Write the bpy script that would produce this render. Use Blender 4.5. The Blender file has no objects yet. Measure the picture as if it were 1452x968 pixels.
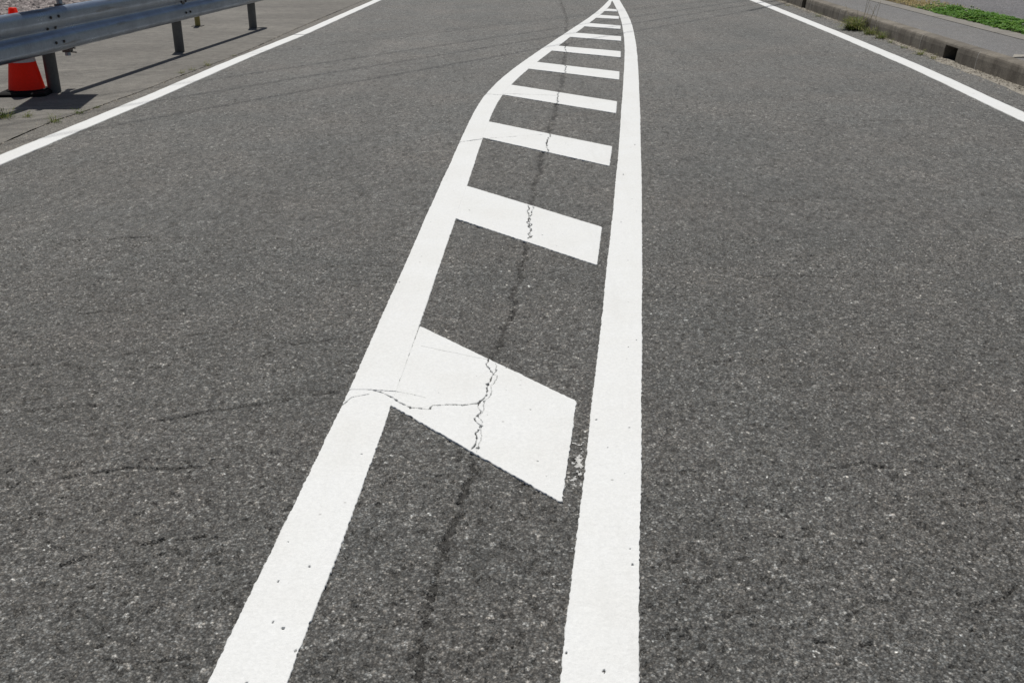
import bpy, math, random
import numpy as np
from mathutils import Vector, Matrix

random.seed(7)
RNG = np.random.default_rng(7)
SC = bpy.context.scene
COL = SC.collection
R = math.radians

# ------------------------------------------------------------------ camera
CAM_H = 1.36
cam = bpy.data.cameras.new('camera'); cam.sensor_width = 36.0; cam.lens = 35.45
cam.clip_start = 0.05; cam.clip_end = 2000.0
cam_o = bpy.data.objects.new('camera', cam); COL.objects.link(cam_o)
cam_o.location = (0, 0, CAM_H); cam_o.rotation_euler = (R(90 - 22.73), 0, 0)
SC.camera = cam_o

# ------------------------------------------------------------------ sky, sun, exposure
SUN_EL = 66.0
SHADOW = Vector((0.17, -0.985, 0)).normalized()          # the way shadows fall on the ground
w = bpy.data.worlds.new('World'); SC.world = w; w.use_nodes = True
nt = w.node_tree
bg = nt.nodes['Background']; bg.inputs['Strength'].default_value = 0.05
sky = nt.nodes.new('ShaderNodeTexSky'); sky.sky_type = 'NISHITA'; sky.sun_disc = False
sky.sun_elevation = R(SUN_EL); sky.sun_rotation = math.atan2(-SHADOW.x, -SHADOW.y)
sky.air_density = 1.0; sky.dust_density = 2.0; sky.ozone_density = 1.0
nt.links.new(sky.outputs['Color'], bg.inputs['Color'])
sun = bpy.data.lights.new('sun', 'SUN'); sun.energy = 4.6; sun.angle = R(0.53); sun.color = (1.0, 0.965, 0.895)
sun_o = bpy.data.objects.new('sun', sun); COL.objects.link(sun_o)
ld = SHADOW * math.cos(R(SUN_EL)) + Vector((0, 0, -math.sin(R(SUN_EL))))
sun_o.rotation_euler = ld.to_track_quat('-Z', 'Y').to_euler(); sun_o.location = (-2, 12, 30)
SC.view_settings.view_transform = 'Standard'; SC.view_settings.look = 'None'
SC.view_settings.exposure = -0.36; SC.view_settings.gamma = 1.0
SC.view_settings.use_curve_mapping = False

# ------------------------------------------------------------------ tagging helpers
def tag(o, label, cat, group=None):
    o['label'] = label; o['category'] = cat
    if group: o['group'] = group
    return o

def structure(o):
    o['kind'] = 'structure'; return o

def empty(name, loc=(0, 0, 0), rz=0.0):
    o = bpy.data.objects.new(name, None); COL.objects.link(o)
    o.empty_display_size = 0.1
    o.location = loc; o.rotation_euler = (0, 0, rz); return o

def link_mesh(name, me, mat, parent=None):
    o = bpy.data.objects.new(name, me); COL.objects.link(o)
    if mat and not me.materials: me.materials.append(mat)
    if parent: o.parent = parent
    return o

def np_mesh(name, V, Q, smooth=False, attrs=None):
    """mesh from vertex array and an (n,k) face array; all faces have k corners"""
    V = np.ascontiguousarray(V, dtype=np.float32); Q = np.ascontiguousarray(Q, dtype=np.int32)
    me = bpy.data.meshes.new(name); k = Q.shape[1]
    me.vertices.add(len(V)); me.vertices.foreach_set('co', V.ravel())
    me.loops.add(Q.size); me.loops.foreach_set('vertex_index', Q.ravel())
    me.polygons.add(len(Q)); me.polygons.foreach_set('loop_start', np.arange(0, Q.size, k, dtype=np.int32))
    if smooth: me.polygons.foreach_set('use_smooth', np.ones(len(Q), dtype=bool))
    for n, a in (attrs or {}).items():
        at = me.attributes.new(n, 'FLOAT', 'POINT'); at.data.foreach_set('value', np.asarray(a, dtype=np.float32))
    me.update(calc_edges=True); return me

def py_mesh(name, V, Fc, smooth=False):
    me = bpy.data.meshes.new(name); me.from_pydata([tuple(v) for v in V], [], Fc)
    if smooth:
        for p in me.polygons: p.use_smooth = True
    me.update(); return me

class MB:
    """collects simple solids for one mesh"""
    def __init__(s): s.V = []; s.F = []
    def add(s, V, F):
        n = len(s.V); s.V += [tuple(v) for v in V]; s.F += [tuple(i + n for i in f) for f in F]; return s
    def box(s, a, b):
        (x0, y0, z0), (x1, y1, z1) = a, b
        return s.add([(x0,y0,z0),(x1,y0,z0),(x1,y1,z0),(x0,y1,z0),(x0,y0,z1),(x1,y0,z1),(x1,y1,z1),(x0,y1,z1)],
                     [(3,2,1,0),(4,5,6,7),(0,1,5,4),(1,2,6,5),(2,3,7,6),(3,0,4,7)])
    def lathe(s, prof, n=24, c=(0, 0, 0)):
        """profile of (r,z) from bottom to top about a vertical axis"""
        V = []; F = []
        for r, z in prof:
            for i in range(n):
                a = 2 * math.pi * i / n; V.append((c[0] + r * math.cos(a), c[1] + r * math.sin(a), c[2] + z))
        for j in range(len(prof) - 1):
            for i in range(n):
                k = (i + 1) % n; F.append((j*n+i, j*n+k, (j+1)*n+k, (j+1)*n+i))
        F.append(tuple(reversed(range(n)))); F.append(tuple((len(prof)-1)*n + i for i in range(n)))
        return s.add(V, F)
    def tube(s, pts, r, n=8):
        V = []; F = []
        for j, p in enumerate(pts):
            p = Vector(p); q = Vector(pts[min(j+1, len(pts)-1)]) - Vector(pts[max(j-1, 0)]); q.normalize()
            a = q.cross(Vector((0, 0, 1)));
            if a.length < 1e-3: a = Vector((1, 0, 0))
            a.normalize(); b = q.cross(a)
            for i in range(n):
                t = 2 * math.pi * i / n; V.append(p + a * r * math.cos(t) + b * r * math.sin(t))
        for j in range(len(pts) - 1):
            for i in range(n):
                k = (i + 1) % n; F.append((j*n+i, (j+1)*n+i, (j+1)*n+k, j*n+k))
        F.append(tuple(range(n))); F.append(tuple(reversed([(len(pts)-1)*n + i for i in range(n)])))
        return s.add(V, F)
    def build(s, name, mat, parent=None, smooth=False):
        return link_mesh(name, py_mesh(name, s.V, s.F, smooth), mat, parent)

def smooth_by_angle(o, deg=40):
    me = o.data
    for p in me.polygons: p.use_smooth = True
    try: me.set_sharp_from_angle(angle=R(deg))
    except Exception: pass

# ------------------------------------------------------------------ noise on arrays
def hsh(ix, iy, k=0):
    with np.errstate(over='ignore'):
        h = (ix.astype(np.int64).astype(np.uint64) * np.uint64(0x9E3779B1) + iy.astype(np.int64).astype(np.uint64) * np.uint64(0x85EBCA77) + np.uint64(k * 0x27D4EB2F + 1)) & np.uint64(0xFFFFFFFF)
        h ^= h >> np.uint64(15); h = (h * np.uint64(0x2C1B3C6D)) & np.uint64(0xFFFFFFFF)
        h ^= h >> np.uint64(12); h = (h * np.uint64(0x297A2D39)) & np.uint64(0xFFFFFFFF); h ^= h >> np.uint64(15)
    return h.astype(np.float64) / 4294967296.0

def vn(x, y, cell, k=0):
    """smooth value noise 0..1"""
    x = np.asarray(x, float) / cell; y = np.asarray(y, float) / cell
    ix = np.floor(x); iy = np.floor(y); fx = x - ix; fy = y - iy
    fx = fx * fx * (3 - 2 * fx); fy = fy * fy * (3 - 2 * fy)
    a = hsh(ix, iy, k); b = hsh(ix + 1, iy, k); c = hsh(ix, iy + 1, k); d = hsh(ix + 1, iy + 1, k)
    return (a * (1 - fx) + b * fx) * (1 - fy) + (c * (1 - fx) + d * fx) * fy

def worley(x, y, cell, k=0):
    """F1 and F2 in cells, random number of the nearest stone"""
    gx = x / cell; gy = y / cell; ix = np.floor(gx); iy = np.floor(gy)
    f1 = np.full(x.shape, 9.0); f2 = np.full(x.shape, 9.0); rid = np.zeros(x.shape)
    for dx in (-1, 0, 1):
        for dy in (-1, 0, 1):
            cx = ix + dx; cy = iy + dy
            d = np.hypot(cx + hsh(cx, cy, k) - gx, cy + hsh(cx, cy, k + 1) - gy)
            m = d < f1
            f2 = np.where(m, f1, np.minimum(f2, d)); f1 = np.where(m, d, f1); rid = np.where(m, hsh(cx, cy, k + 2), rid)
    return f1, f2, rid

def sstep(a, b, x):
    t = np.clip((x - a) / (b - a), 0, 1); return t * t * (3 - 2 * t)

def seg_dist(x, y, p, q):
    px, py = p; dx, dy = q[0] - px, q[1] - py; L = dx * dx + dy * dy + 1e-12
    t = np.clip(((x - px) * dx + (y - py) * dy) / L, 0, 1)
    return np.hypot(x - px - t * dx, y - py - t * dy)

def jag(pts, step=0.012, amp=0.006, k=0):
    """resample a polyline and shake it, for the course of a crack"""
    rr = random.Random(k * 31 + 5); out = [pts[0]]
    for (a, b), (c, d) in zip(pts[:-1], pts[1:]):
        L = math.hypot(c - a, d - b); n = max(1, int(L / step))
        for i in range(1, n + 1):
            t = i / n; e = amp if i < n else amp * .4
            out.append((a + (c - a) * t + rr.uniform(-e, e), b + (d - b) * t + rr.uniform(-e, e)))
    return out

# ------------------------------------------------------------------ the place in metres (plan, x right, y ahead)
SEAM = np.array([(-0.20,-2.0),(-0.19,1.0),(-0.182,1.541),(-0.183,1.683),(-0.174,1.799),(-0.153,1.956),(-0.125,2.168),(-0.096,2.458),(-0.079,2.817),(-0.053,3.147),(0.005,3.625),(0.067,4.4),(0.119,5.368),(0.242,6.926),(0.356,8.057),(0.472,9.59),(0.598,11.787),(0.742,14.179),(0.811,15.759),(0.885,19.309),(1.6,40),(4.5,130)])
JOINT = np.array([(-3.66,-12),(-3.60,2),(-3.345,6.552),(-3.345,7.1),(-3.33,7.396),(-3.255,7.897),(-3.166,8.761),(-3.124,9.501),(-3.034,10.474),(-2.957,11.462),(-2.88,14.179),(-2.70,18.481),(-1.6,40),(2.9,130)])
GUTTER = np.array([(3.78,-12),(4.08,3),(4.294,8.6),(4.391,10.506),(4.52,12.033),(4.655,14.877),(4.75,18.323),(5.57,40),(9.0,130)])
ELP = np.array([(-3.42,-12),(-3.40,.4),(-3.14,5.962),(-3.103,6.5),(-3.03,7.6),(-2.973,8.5),(-2.912,10.0),(-2.825,11.5),(-2.70,13.28),(-2.60,15.5),(-2.43,19.31),(-1.42,40),(3.0,130)])
def KX(y): return 4.53 + 0.036 * (y - 10.0)         # front face of the kerb
def px(poly, y): return np.interp(y, poly[:, 1], poly[:, 0])

CRACKS = [  # (points, half width, depth) of the cracks in the wearing course
    ([(-1.03,1.93),(-0.93,1.985),(-0.83,2.03),(-0.735,2.045)], .0045, .012),
    ([(-1.20,2.31),(-1.02,2.37),(-0.90,2.36),(-0.80,2.385)], .004, .010),
    ([(-1.10,2.62),(-0.93,2.70),(-0.80,2.745),(-0.66,2.80),(-0.555,2.84)], .0045, .011),
    ([(-1.55,2.68),(-1.36,2.74),(-1.22,2.75)], .004, .009),
    ([(-0.90,3.31),(-0.76,3.22),(-0.64,3.27),(-0.535,3.28)], .004, .009),
    ([(-1.15,3.30),(-0.98,3.36),(-0.88,3.35)], .0035, .008),
    ([(0.62,1.665),(0.70,1.65),(0.79,1.66),(0.86,1.69)], .0045, .010),
    ([(0.86,2.37),(0.96,2.40),(1.02,2.37)], .004, .009),
    ([(0.55,2.03),(0.60,2.05),(0.65,2.045)], .004, .009),
    ([(1.13,2.18),(1.20,2.20)], .004, .009),
    ([(0.98,1.78),(1.06,1.80),(1.12,1.85)], .004, .009),
    ([(-2.05,4.45),(-1.85,4.47),(-1.62,4.52)], .005, .010),
    ([(-1.62,3.52),(-1.48,3.55),(-1.40,3.53)], .004, .009),
    ([(1.35,5.15),(1.7,5.2),(2.2,5.18)], .005, .008),
    ([(2.1,7.4),(2.6,7.45),(3.0,7.42)], .007, .008),
    ([(-0.62,1.62),(-0.71,1.60),(-0.80,1.61)], .003, .008), ([(0.42,1.86),(0.50,1.90),(0.58,1.88)], .003, .008),
    ([(1.0,2.85),(1.12,2.88),(1.3,2.86),(1.42,2.9)], .003, .008), ([(0.62,3.05),(0.78,3.10),(0.9,3.07)], .003, .008),
    ([(-1.75,3.02),(-1.55,3.06),(-1.3,3.0),(-1.12,3.04)], .003, .008), ([(-0.85,4.05),(-.7,4.1),(-.52,4.08)], .003, .008),
    ([(0.9,3.9),(1.15,3.96),(1.4,3.92)], .003, .008), ([(1.5,2.2),(1.38,2.15),(1.28,2.17)], .003, .008), ([(-1.3,2.1),(-1.15,2.13)], .003, .008),
]
CRACKS = [(jag(p, .02, .007, i), a, d) for i, (p, a, d) in enumerate(CRACKS)]

# ------------------------------------------------------------------ materials
def new_mat(name):
    m = bpy.data.materials.new(name); m.use_nodes = True
    n = m.node_tree; b = n.nodes['Principled BSDF']; return m, n, b
def nd(n, t, **kw):
    x = n.nodes.new(t)
    for k, v in kw.items():
        if k in x.inputs: x.inputs[k].default_value = v
        else: setattr(x, k, v)
    return x
def math_(n, op, a, b=None, c=None, clamp=False):
    x = n.nodes.new('ShaderNodeMath'); x.operation = op; x.use_clamp = clamp
    for i, v in enumerate((a, b, c)):
        if v is None: continue
        if isinstance(v, (int, float)): x.inputs[i].default_value = v
        else: n.links.new(v, x.inputs[i])
    return x.outputs[0]
def mapr(n, v, a, b, c, d, smooth=False):
    x = n.nodes.new('ShaderNodeMapRange')
    if smooth: x.interpolation_type = 'SMOOTHSTEP'
    n.links.new(v, x.inputs[0])
    for i, q in enumerate((a, b, c, d)): x.inputs[1 + i].default_value = q
    return x.outputs[0]
def mixc(n, f, a, b, mode='MIX'):
    x = n.nodes.new('ShaderNodeMix'); x.data_type = 'RGBA'; x.blend_type = mode
    for s, v in ((x.inputs[0], f), (x.inputs[6], a), (x.inputs[7], b)):
        if isinstance(v, (int, float)): s.default_value = v
        elif isinstance(v, tuple): s.default_value = v if len(v) == 4 else (*v, 1)
        else: n.links.new(v, s)
    return x.outputs[2]
def pos(n):
    return n.nodes.new('ShaderNodeNewGeometry').outputs['Position']
def noise(n, vec, scale, detail=3, rough=.55, dist=0.0):
    x = nd(n, 'ShaderNodeTexNoise', Scale=scale, Detail=detail, Roughness=rough, Distortion=dist)
    n.links.new(vec, x.inputs['Vector']); return x.outputs['Fac']
def voro(n, vec, scale, feature='F1'):
    x = n.nodes.new('ShaderNodeTexVoronoi'); x.feature = feature; x.inputs['Scale'].default_value = scale
    n.links.new(vec, x.inputs['Vector']); return x
def stretch(n, vec, s, rot=0.0):
    x = n.nodes.new('ShaderNodeMapping'); x.inputs['Scale'].default_value = s; x.inputs['Rotation'].default_value = (0, 0, rot)
    n.links.new(vec, x.inputs['Vector']); return x.outputs[0]
def bump(n, b, h, strength, dist):
    x = n.nodes.new('ShaderNodeBump'); x.inputs['Strength'].default_value = strength; x.inputs['Distance'].default_value = dist
    n.links.new(h, x.inputs['Height']); n.links.new(x.outputs[0], b.inputs['Normal']); return x
def comb(n, *c):
    x = n.nodes.new('ShaderNodeCombineColor')
    for i, v in enumerate(c):
        if isinstance(v, (int, float)): x.inputs[i].default_value = v
        else: n.links.new(v, x.inputs[i])
    return x.outputs[0]

def asphalt(name, base, warm, carved, stone=90.0, mott=0.13, contrast=1.0, rough=.72):
    """worn asphalt: bitumen, stones of differing tone, faint mottling; carved meshes bring their own stones"""
    m, n, b = new_mat(name); p = pos(n)
    big = noise(n, p, .55, 4, .6); mid = noise(n, p, 4.5, 4, .65); fine = noise(n, p, 55, 3, .7)
    streak = noise(n, stretch(n, p, (2.2, .12, 1)), 1.0, 3, .6)
    v1 = voro(n, p, stone); v2 = voro(n, p, stone * 2.1)
    s1 = n.nodes.new('ShaderNodeSeparateColor'); n.links.new(v1.outputs['Color'], s1.inputs[0])
    s2 = n.nodes.new('ShaderNodeSeparateColor'); n.links.new(v2.outputs['Color'], s2.inputs[0])
    t = math_(n, 'ADD', mapr(n, s2.outputs[0], 0, 1, 1 - .52 * contrast, 1 + .48 * contrast), mapr(n, s2.outputs[1], .94, 1, 0, 1.5 * contrast))
    if carved:
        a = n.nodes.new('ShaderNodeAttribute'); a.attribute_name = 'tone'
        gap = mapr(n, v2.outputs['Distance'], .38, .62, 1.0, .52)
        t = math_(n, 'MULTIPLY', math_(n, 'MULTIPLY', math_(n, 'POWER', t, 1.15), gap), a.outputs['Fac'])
        t = math_(n, 'MULTIPLY', t, mapr(n, s1.outputs[0], 0, 1, .84, 1.24))
    else:
        q = math_(n, 'ADD', mapr(n, s1.outputs[0], 0, 1, 1 - .38 * contrast, 1 + .3 * contrast), mapr(n, s1.outputs[1], .95, .99, 0, .9 * contrast))
        t = math_(n, 'MULTIPLY', t, q)
    grains = [(big, mott), (mid, mott * .8), (fine, .22), (streak, mott * .9)]
    if carved: grains += [(noise(n, p, 26, 2, .8), .13), (noise(n, p, 80, 2, .8), .26)]
    else: grains += [(noise(n, p, 24, 2, .8), .30 * contrast), (noise(n, p, 75, 2, .8), .35 * contrast)]
    for f, k in grains:
        t = math_(n, 'MULTIPLY', t, mapr(n, f, .25, .75, 1 - k, 1 + k))
    col = mixc(n, mapr(n, noise(n, p, 1.1, 4, .6), .35, .68, 0, 1), base, warm)
    hue = mixc(n, s2.outputs[2], (1.06, .99, .93), (.95, 1.0, 1.05))
    col = mixc(n, .8, col, hue, 'MULTIPLY')
    col = mixc(n, 1.0, col, comb(n, t, t, t), 'MULTIPLY')
    if carved:
        a2 = n.nodes.new('ShaderNodeAttribute'); a2.attribute_name = 'stain'
        col = mixc(n, a2.outputs['Fac'], col, (.012, .011, .010))
    n.links.new(col, b.inputs['Base Color'])
    b.inputs['Roughness'].default_value = rough; b.inputs['Specular IOR Level'].default_value = .45
    dome = math_(n, 'SUBTRACT', 1.0, v2.outputs['Distance'])
    if carved:
        bump(n, b, math_(n, 'ADD', math_(n, 'MULTIPLY', dome, .8), fine), .8, .0030)
    else:
        d1 = math_(n, 'SUBTRACT', 1.0, v1.outputs['Distance'])
        hh = math_(n, 'ADD', math_(n, 'ADD', math_(n, 'MULTIPLY', dome, .4), d1), math_(n, 'MULTIPLY', s1.outputs[2], .5))
        bump(n, b, hh, .75, .004)
    return m

M = {}
A_BASE, A_WARM = (.125, .127, .123), (.133, .128, .120)
M['asphalt'] = asphalt('asphalt', A_BASE, A_WARM, False)
M['asphalt_carved'] = asphalt('asphalt_carved', A_BASE, A_WARM, True)
M['dusty'] = asphalt('dusty_asphalt', (.150, .143, .130), (.138, .130, .117), False, 90, .12, .8, .8)
M['walk'] = asphalt('sidewalk_asphalt', (.165, .165, .168), (.155, .152, .150), False, 120, .10, .55, .8)
M['patch'] = asphalt('patch_asphalt', (.10, .105, .112), (.09, .095, .10), False, 60, .15, .9, .7)

def shoulder_mat():
    m, n, b = new_mat('old_pavement'); p = pos(n)
    big = noise(n, p, .8, 5, .62); mid = noise(n, p, 9, 4, .7); fine = noise(n, p, 120, 3, .7)
    st = noise(n, stretch(n, p, (.45, 2.0, 1), R(11)), 1.0, 6, .68, 1.1)
    col = mixc(n, mapr(n, big, .3, .7, 0, 1), (.118, .111, .101), (.185, .175, .158))
    col = mixc(n, mapr(n, st, .54, .70, 0, .55), col, (.25, .236, .21))
    col = mixc(n, mapr(n, st, .43, .30, 0, .5), col, (.10, .095, .09))
    col = mixc(n, 1.0, col, comb(n, *[mapr(n, fine, .3, .7, .62, 1.38)] * 3), 'MULTIPLY')
    col = mixc(n, 1.0, col, comb(n, *[mapr(n, mid, .3, .7, .76, 1.24)] * 3), 'MULTIPLY')
    n.links.new(col, b.inputs['Base Color']); b.inputs['Roughness'].default_value = .85
    bump(n, b, math_(n, 'ADD', fine, mid), .7, .006); return m
M['shoulder'] = shoulder_mat()

def paint_mat():
    m, n, b = new_mat('road_paint'); p = pos(n)
    a = noise(n, p, 3.2, 5, .65); f = noise(n, p, 160, 3, .7); s = noise(n, stretch(n, p, (9, .9, 1)), 1.0, 4, .65)
    v = voro(n, p, 38); sv = n.nodes.new('ShaderNodeSeparateColor'); n.links.new(v.outputs['Color'], sv.inputs[0])
    col = mixc(n, mapr(n, a, .42, .72, 0, 1), (.765, .778, .782), (.735, .742, .735))
    col = mixc(n, 1.0, col, comb(n, *[mapr(n, noise(n, p, 70, 3, .75), .3, .7, .955, 1.03)] * 3), 'MULTIPLY')
    col = mixc(n, mapr(n, s, .54, .75, 0, .5), col, (.675, .68, .672))
    spot = math_(n, 'MULTIPLY', mapr(n, sv.outputs[0], .975, .98, 0, 1), mapr(n, v.outputs['Distance'], .05, .22, 1, 0))
    col = mixc(n, math_(n, 'MULTIPLY', spot, .6), col, (.20, .19, .18))
    col = mixc(n, 1.0, col, comb(n, *[mapr(n, f, .3, .7, .93, 1.04)] * 3), 'MULTIPLY')
    n.links.new(col, b.inputs['Base Color']); b.inputs['Roughness'].default_value = .62; b.inputs['Specular IOR Level'].default_value = .3
    bump(n, b, math_(n, 'ADD', f, math_(n, 'MULTIPLY', noise(n, p, 60, 3), 1.4)), .45, .0028); return m
M['paint'] = paint_mat()

def simple(name, c1, c2, scale=8, rough=.8, bs=.3, bd=.003, metal=0.0, fine=90, spec=.4, det=4):
    m, n, b = new_mat(name); p = pos(n)
    f = noise(n, p, scale, det, .6); g = noise(n, p, fine, 3, .65)
    col = mixc(n, mapr(n, f, .32, .68, 0, 1), c1, c2)
    col = mixc(n, 1.0, col, comb(n, *[mapr(n, g, .3, .7, .86, 1.14)] * 3), 'MULTIPLY')
    n.links.new(col, b.inputs['Base Color']); b.inputs['Roughness'].default_value = rough
    b.inputs['Metallic'].default_value = metal; b.inputs['Specular IOR Level'].default_value = spec
    if bs: bump(n, b, math_(n, 'ADD', f, g), bs, bd)
    return m

def kerb_mat():
    m, n, b = new_mat('kerb_concrete'); p = pos(n)
    a = noise(n, p, 2.4, 5, .65); g = noise(n, p, 70, 4, .7); dr = noise(n, stretch(n, p, (2, 5, 1.6)), 1.0, 6, .7, .6)
    oi = n.nodes.new('ShaderNodeObjectInfo').outputs['Random']
    col = mixc(n, mapr(n, a, .3, .7, 0, 1), (.180, .158, .128), (.245, .222, .188))
    col = mixc(n, mapr(n, dr, .42, .66, 0, .75), col, (.075, .062, .048))       # rain-washed dirt runs
    col = mixc(n, mapr(n, noise(n, p, 9, 5, .75), .52, .72, 0, .6), col, (.06, .052, .042))
    col = mixc(n, 1.0, col, comb(n, *[mapr(n, g, .3, .7, .72, 1.28)] * 3), 'MULTIPLY')
    col = mixc(n, 1.0, col, comb(n, *[mapr(n, oi, 0, 1, .85, 1.12)] * 3), 'MULTIPLY')
    n.links.new(col, b.inputs['Base Color']); b.inputs['Roughness'].default_value = .88
    bump(n, b, math_(n, 'ADD', g, a), .5, .004); return m
M['kerb'] = kerb_mat()
M['thin_paint'] = simple('thin_paint', (.66, .66, .65), (.42, .42, .41), 60, .8, .3, .002)
M['mortar'] = simple('mortar', (.36, .345, .32), (.30, .285, .26), 12)
M['gutter'] = simple('gutter_concrete', (.34, .315, .27), (.20, .185, .16), 7, .9, .5, .004)
M['edging'] = simple('edging_concrete', (.25, .235, .21), (.20, .19, .175), 5, .9, .4)
M['soil'] = simple('soil', (.06, .045, .03), (.10, .08, .055), 6, .95, .6, .01)
M['dry_soil'] = simple('dry_soil', (.22, .17, .09), (.15, .12, .07), 6, .95, .6, .01)
M['field'] = simple('field', (.05, .075, .025), (.10, .10, .045), .3, .95, .3, .02)
M['dirt'] = simple('joint_dirt', (.06, .052, .042), (.10, .088, .07), 20, .95)
M['lot'] = asphalt('car_park_asphalt', (.135, .135, .145), (.13, .128, .132), False, 45, .12, .8, .8)
M['hole'] = simple('drain_inside', (.05, .045, .04), (.03, .028, .025), 10, .95)

def galv(name, c1, c2, rough, metal=.9):
    m, n, b = new_mat(name); p = pos(n)
    v = voro(n, p, 75); sv = n.nodes.new('ShaderNodeSeparateColor'); n.links.new(v.outputs['Color'], sv.inputs[0])
    a = noise(n, p, 3.5, 5, .65); r = noise(n, stretch(n, p, (6, 1.2, 16)), 1.0, 4, .65)
    col = mixc(n, mapr(n, a, .3, .7, 0, 1), c1, c2)
    col = mixc(n, mapr(n, r, .58, .72, 0, .55), col, (.16, .135, .10))
    col = mixc(n, 1.0, col, comb(n, *[mapr(n, sv.outputs[0], 0, 1, .92, 1.06)] * 3), 'MULTIPLY')
    n.links.new(col, b.inputs['Base Color']); b.inputs['Metallic'].default_value = metal
    n.links.new(mapr(n, a, .3, .7, rough - .06, rough + .1), b.inputs['Roughness'])
    bump(n, b, a, .10, .004); return m
M['beam'] = galv('galvanised_beam', (.34, .41, .51), (.265, .31, .38), .32, .88)
M['post'] = galv('galvanised_post', (.16, .16, .155), (.12, .117, .11), .6, .35)
M['bolt'] = simple('bolt_steel', (.07, .065, .06), (.11, .10, .09), 30, .5, .1, .001, .6)
M['cap'] = simple('black_plastic', (.02, .02, .02), (.03, .03, .03), 10, .6)
M['cone_red'] = simple('cone_red', (.86, .050, .018), (.78, .045, .018), 9, .5, .05, .001, 0, 60, .4)
_n = M['cone_red'].node_tree; _b = _n.nodes['Principled BSDF']; _t = _n.nodes.new('ShaderNodeBsdfTranslucent'); _t.inputs[0].default_value = (.98, .11, .035, 1)
_x = _n.nodes.new('ShaderNodeMixShader'); _x.inputs[0].default_value = .5
_n.links.new(_b.outputs[0], _x.inputs[1]); _n.links.new(_t.outputs[0], _x.inputs[2]); _n.links.new(_x.outputs[0], _n.nodes['Material Output'].inputs[0])
M['cone_white'] = simple('cone_band', (.70, .68, .68), (.62, .60, .60), 9, .4, .05, .001)
M['rubber'] = simple('rubber', (.008, .008, .008), (.013, .012, .012), 12, .85, .2, .002, 0, 60, .2)
M['yellow'] = simple('bollard_yellow', (.42, .34, .10), (.34, .28, .10), 10, .6, .1)
M['board'] = simple('sign_back', (.42, .44, .46), (.36, .37, .38), 5, .45, .05, .001, .5)
M['pole_conc'] = simple('pole_concrete', (.33, .32, .30), (.27, .26, .245), 4, .9)
M['cable'] = simple('cable_black', (.02, .02, .02), (.03, .03, .03), 4, .6)
M['paper'] = simple('pale_scrap', (.38, .36, .32), (.3, .28, .25), 30, .8)
M['gravel'] = None

def tone_mat(name, cols, rough=.8, transl=0.0, spec=.3):
    """colour picked along a ramp by the 'tone' each stone or leaf carries"""
    m, n, b = new_mat(name)
    a = n.nodes.new('ShaderNodeAttribute'); a.attribute_name = 'tone'
    r = n.nodes.new('ShaderNodeValToRGB'); el = r.color_ramp.elements
    while len(el) < len(cols): el.new(.5)
    for i, c in enumerate(cols): el[i].position = i / (len(cols) - 1); el[i].color = (*c, 1)
    n.links.new(a.outputs['Fac'], r.inputs[0]); n.links.new(r.outputs[0], b.inputs['Base Color'])
    b.inputs['Roughness'].default_value = rough; b.inputs['Specular IOR Level'].default_value = spec
    if transl:
        t = n.nodes.new('ShaderNodeBsdfTranslucent'); mx = n.nodes.new('ShaderNodeMixShader'); mx.inputs[0].default_value = transl
        n.links.new(r.outputs[0], t.inputs[0]); n.links.new(b.outputs[0], mx.inputs[1]); n.links.new(t.outputs[0], mx.inputs[2])
        n.links.new(mx.outputs[0], n.nodes['Material Output'].inputs[0])
    return m
M['gravel'] = tone_mat('gravel_stone', [(.10, .085, .085), (.19, .165, .165), (.28, .245, .24), (.40, .36, .35)], .85)
M['grit'] = tone_mat('grit_stone', [(.09, .08, .065), (.17, .15, .125), (.26, .235, .195), (.36, .33, .28)], .9)
M['clover'] = tone_mat('clover_leaf', [(.04, .12, .013), (.09, .23, .022), (.15, .32, .035), (.22, .37, .065)], .5, .35, .4)
M['flower'] = tone_mat('clover_flower', [(.55, .55, .42), (.7, .7, .6)], .7, .2)
M['straw'] = tone_mat('dry_grass', [(.22, .16, .06), (.36, .28, .12), (.45, .38, .20), (.20, .20, .06)], .8, .25)
M['weed'] = tone_mat('weed_leaf', [(.07, .12, .022), (.14, .19, .04), (.24, .24, .08), (.36, .30, .15)], .7, .35)

# ------------------------------------------------------------------ ground
gm = np.array([(-400, -200, -.06), (400, -200, -.06), (400, 600, -.06), (-400, 600, -.06)])
structure(link_mesh('ground', np_mesh('ground', gm, np.array([[0, 1, 2, 3]])), M['field']))

def strip_mesh(xl, xr, ys, z=0.0):
    V = []
    for y in ys: V += [(xl(y), y, z), (xr(y), y, z)]
    Q = [(2*i, 2*i+1, 2*i+3, 2*i+2) for i in range(len(ys) - 1)]
    return np.array(V), np.array(Q)

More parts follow.
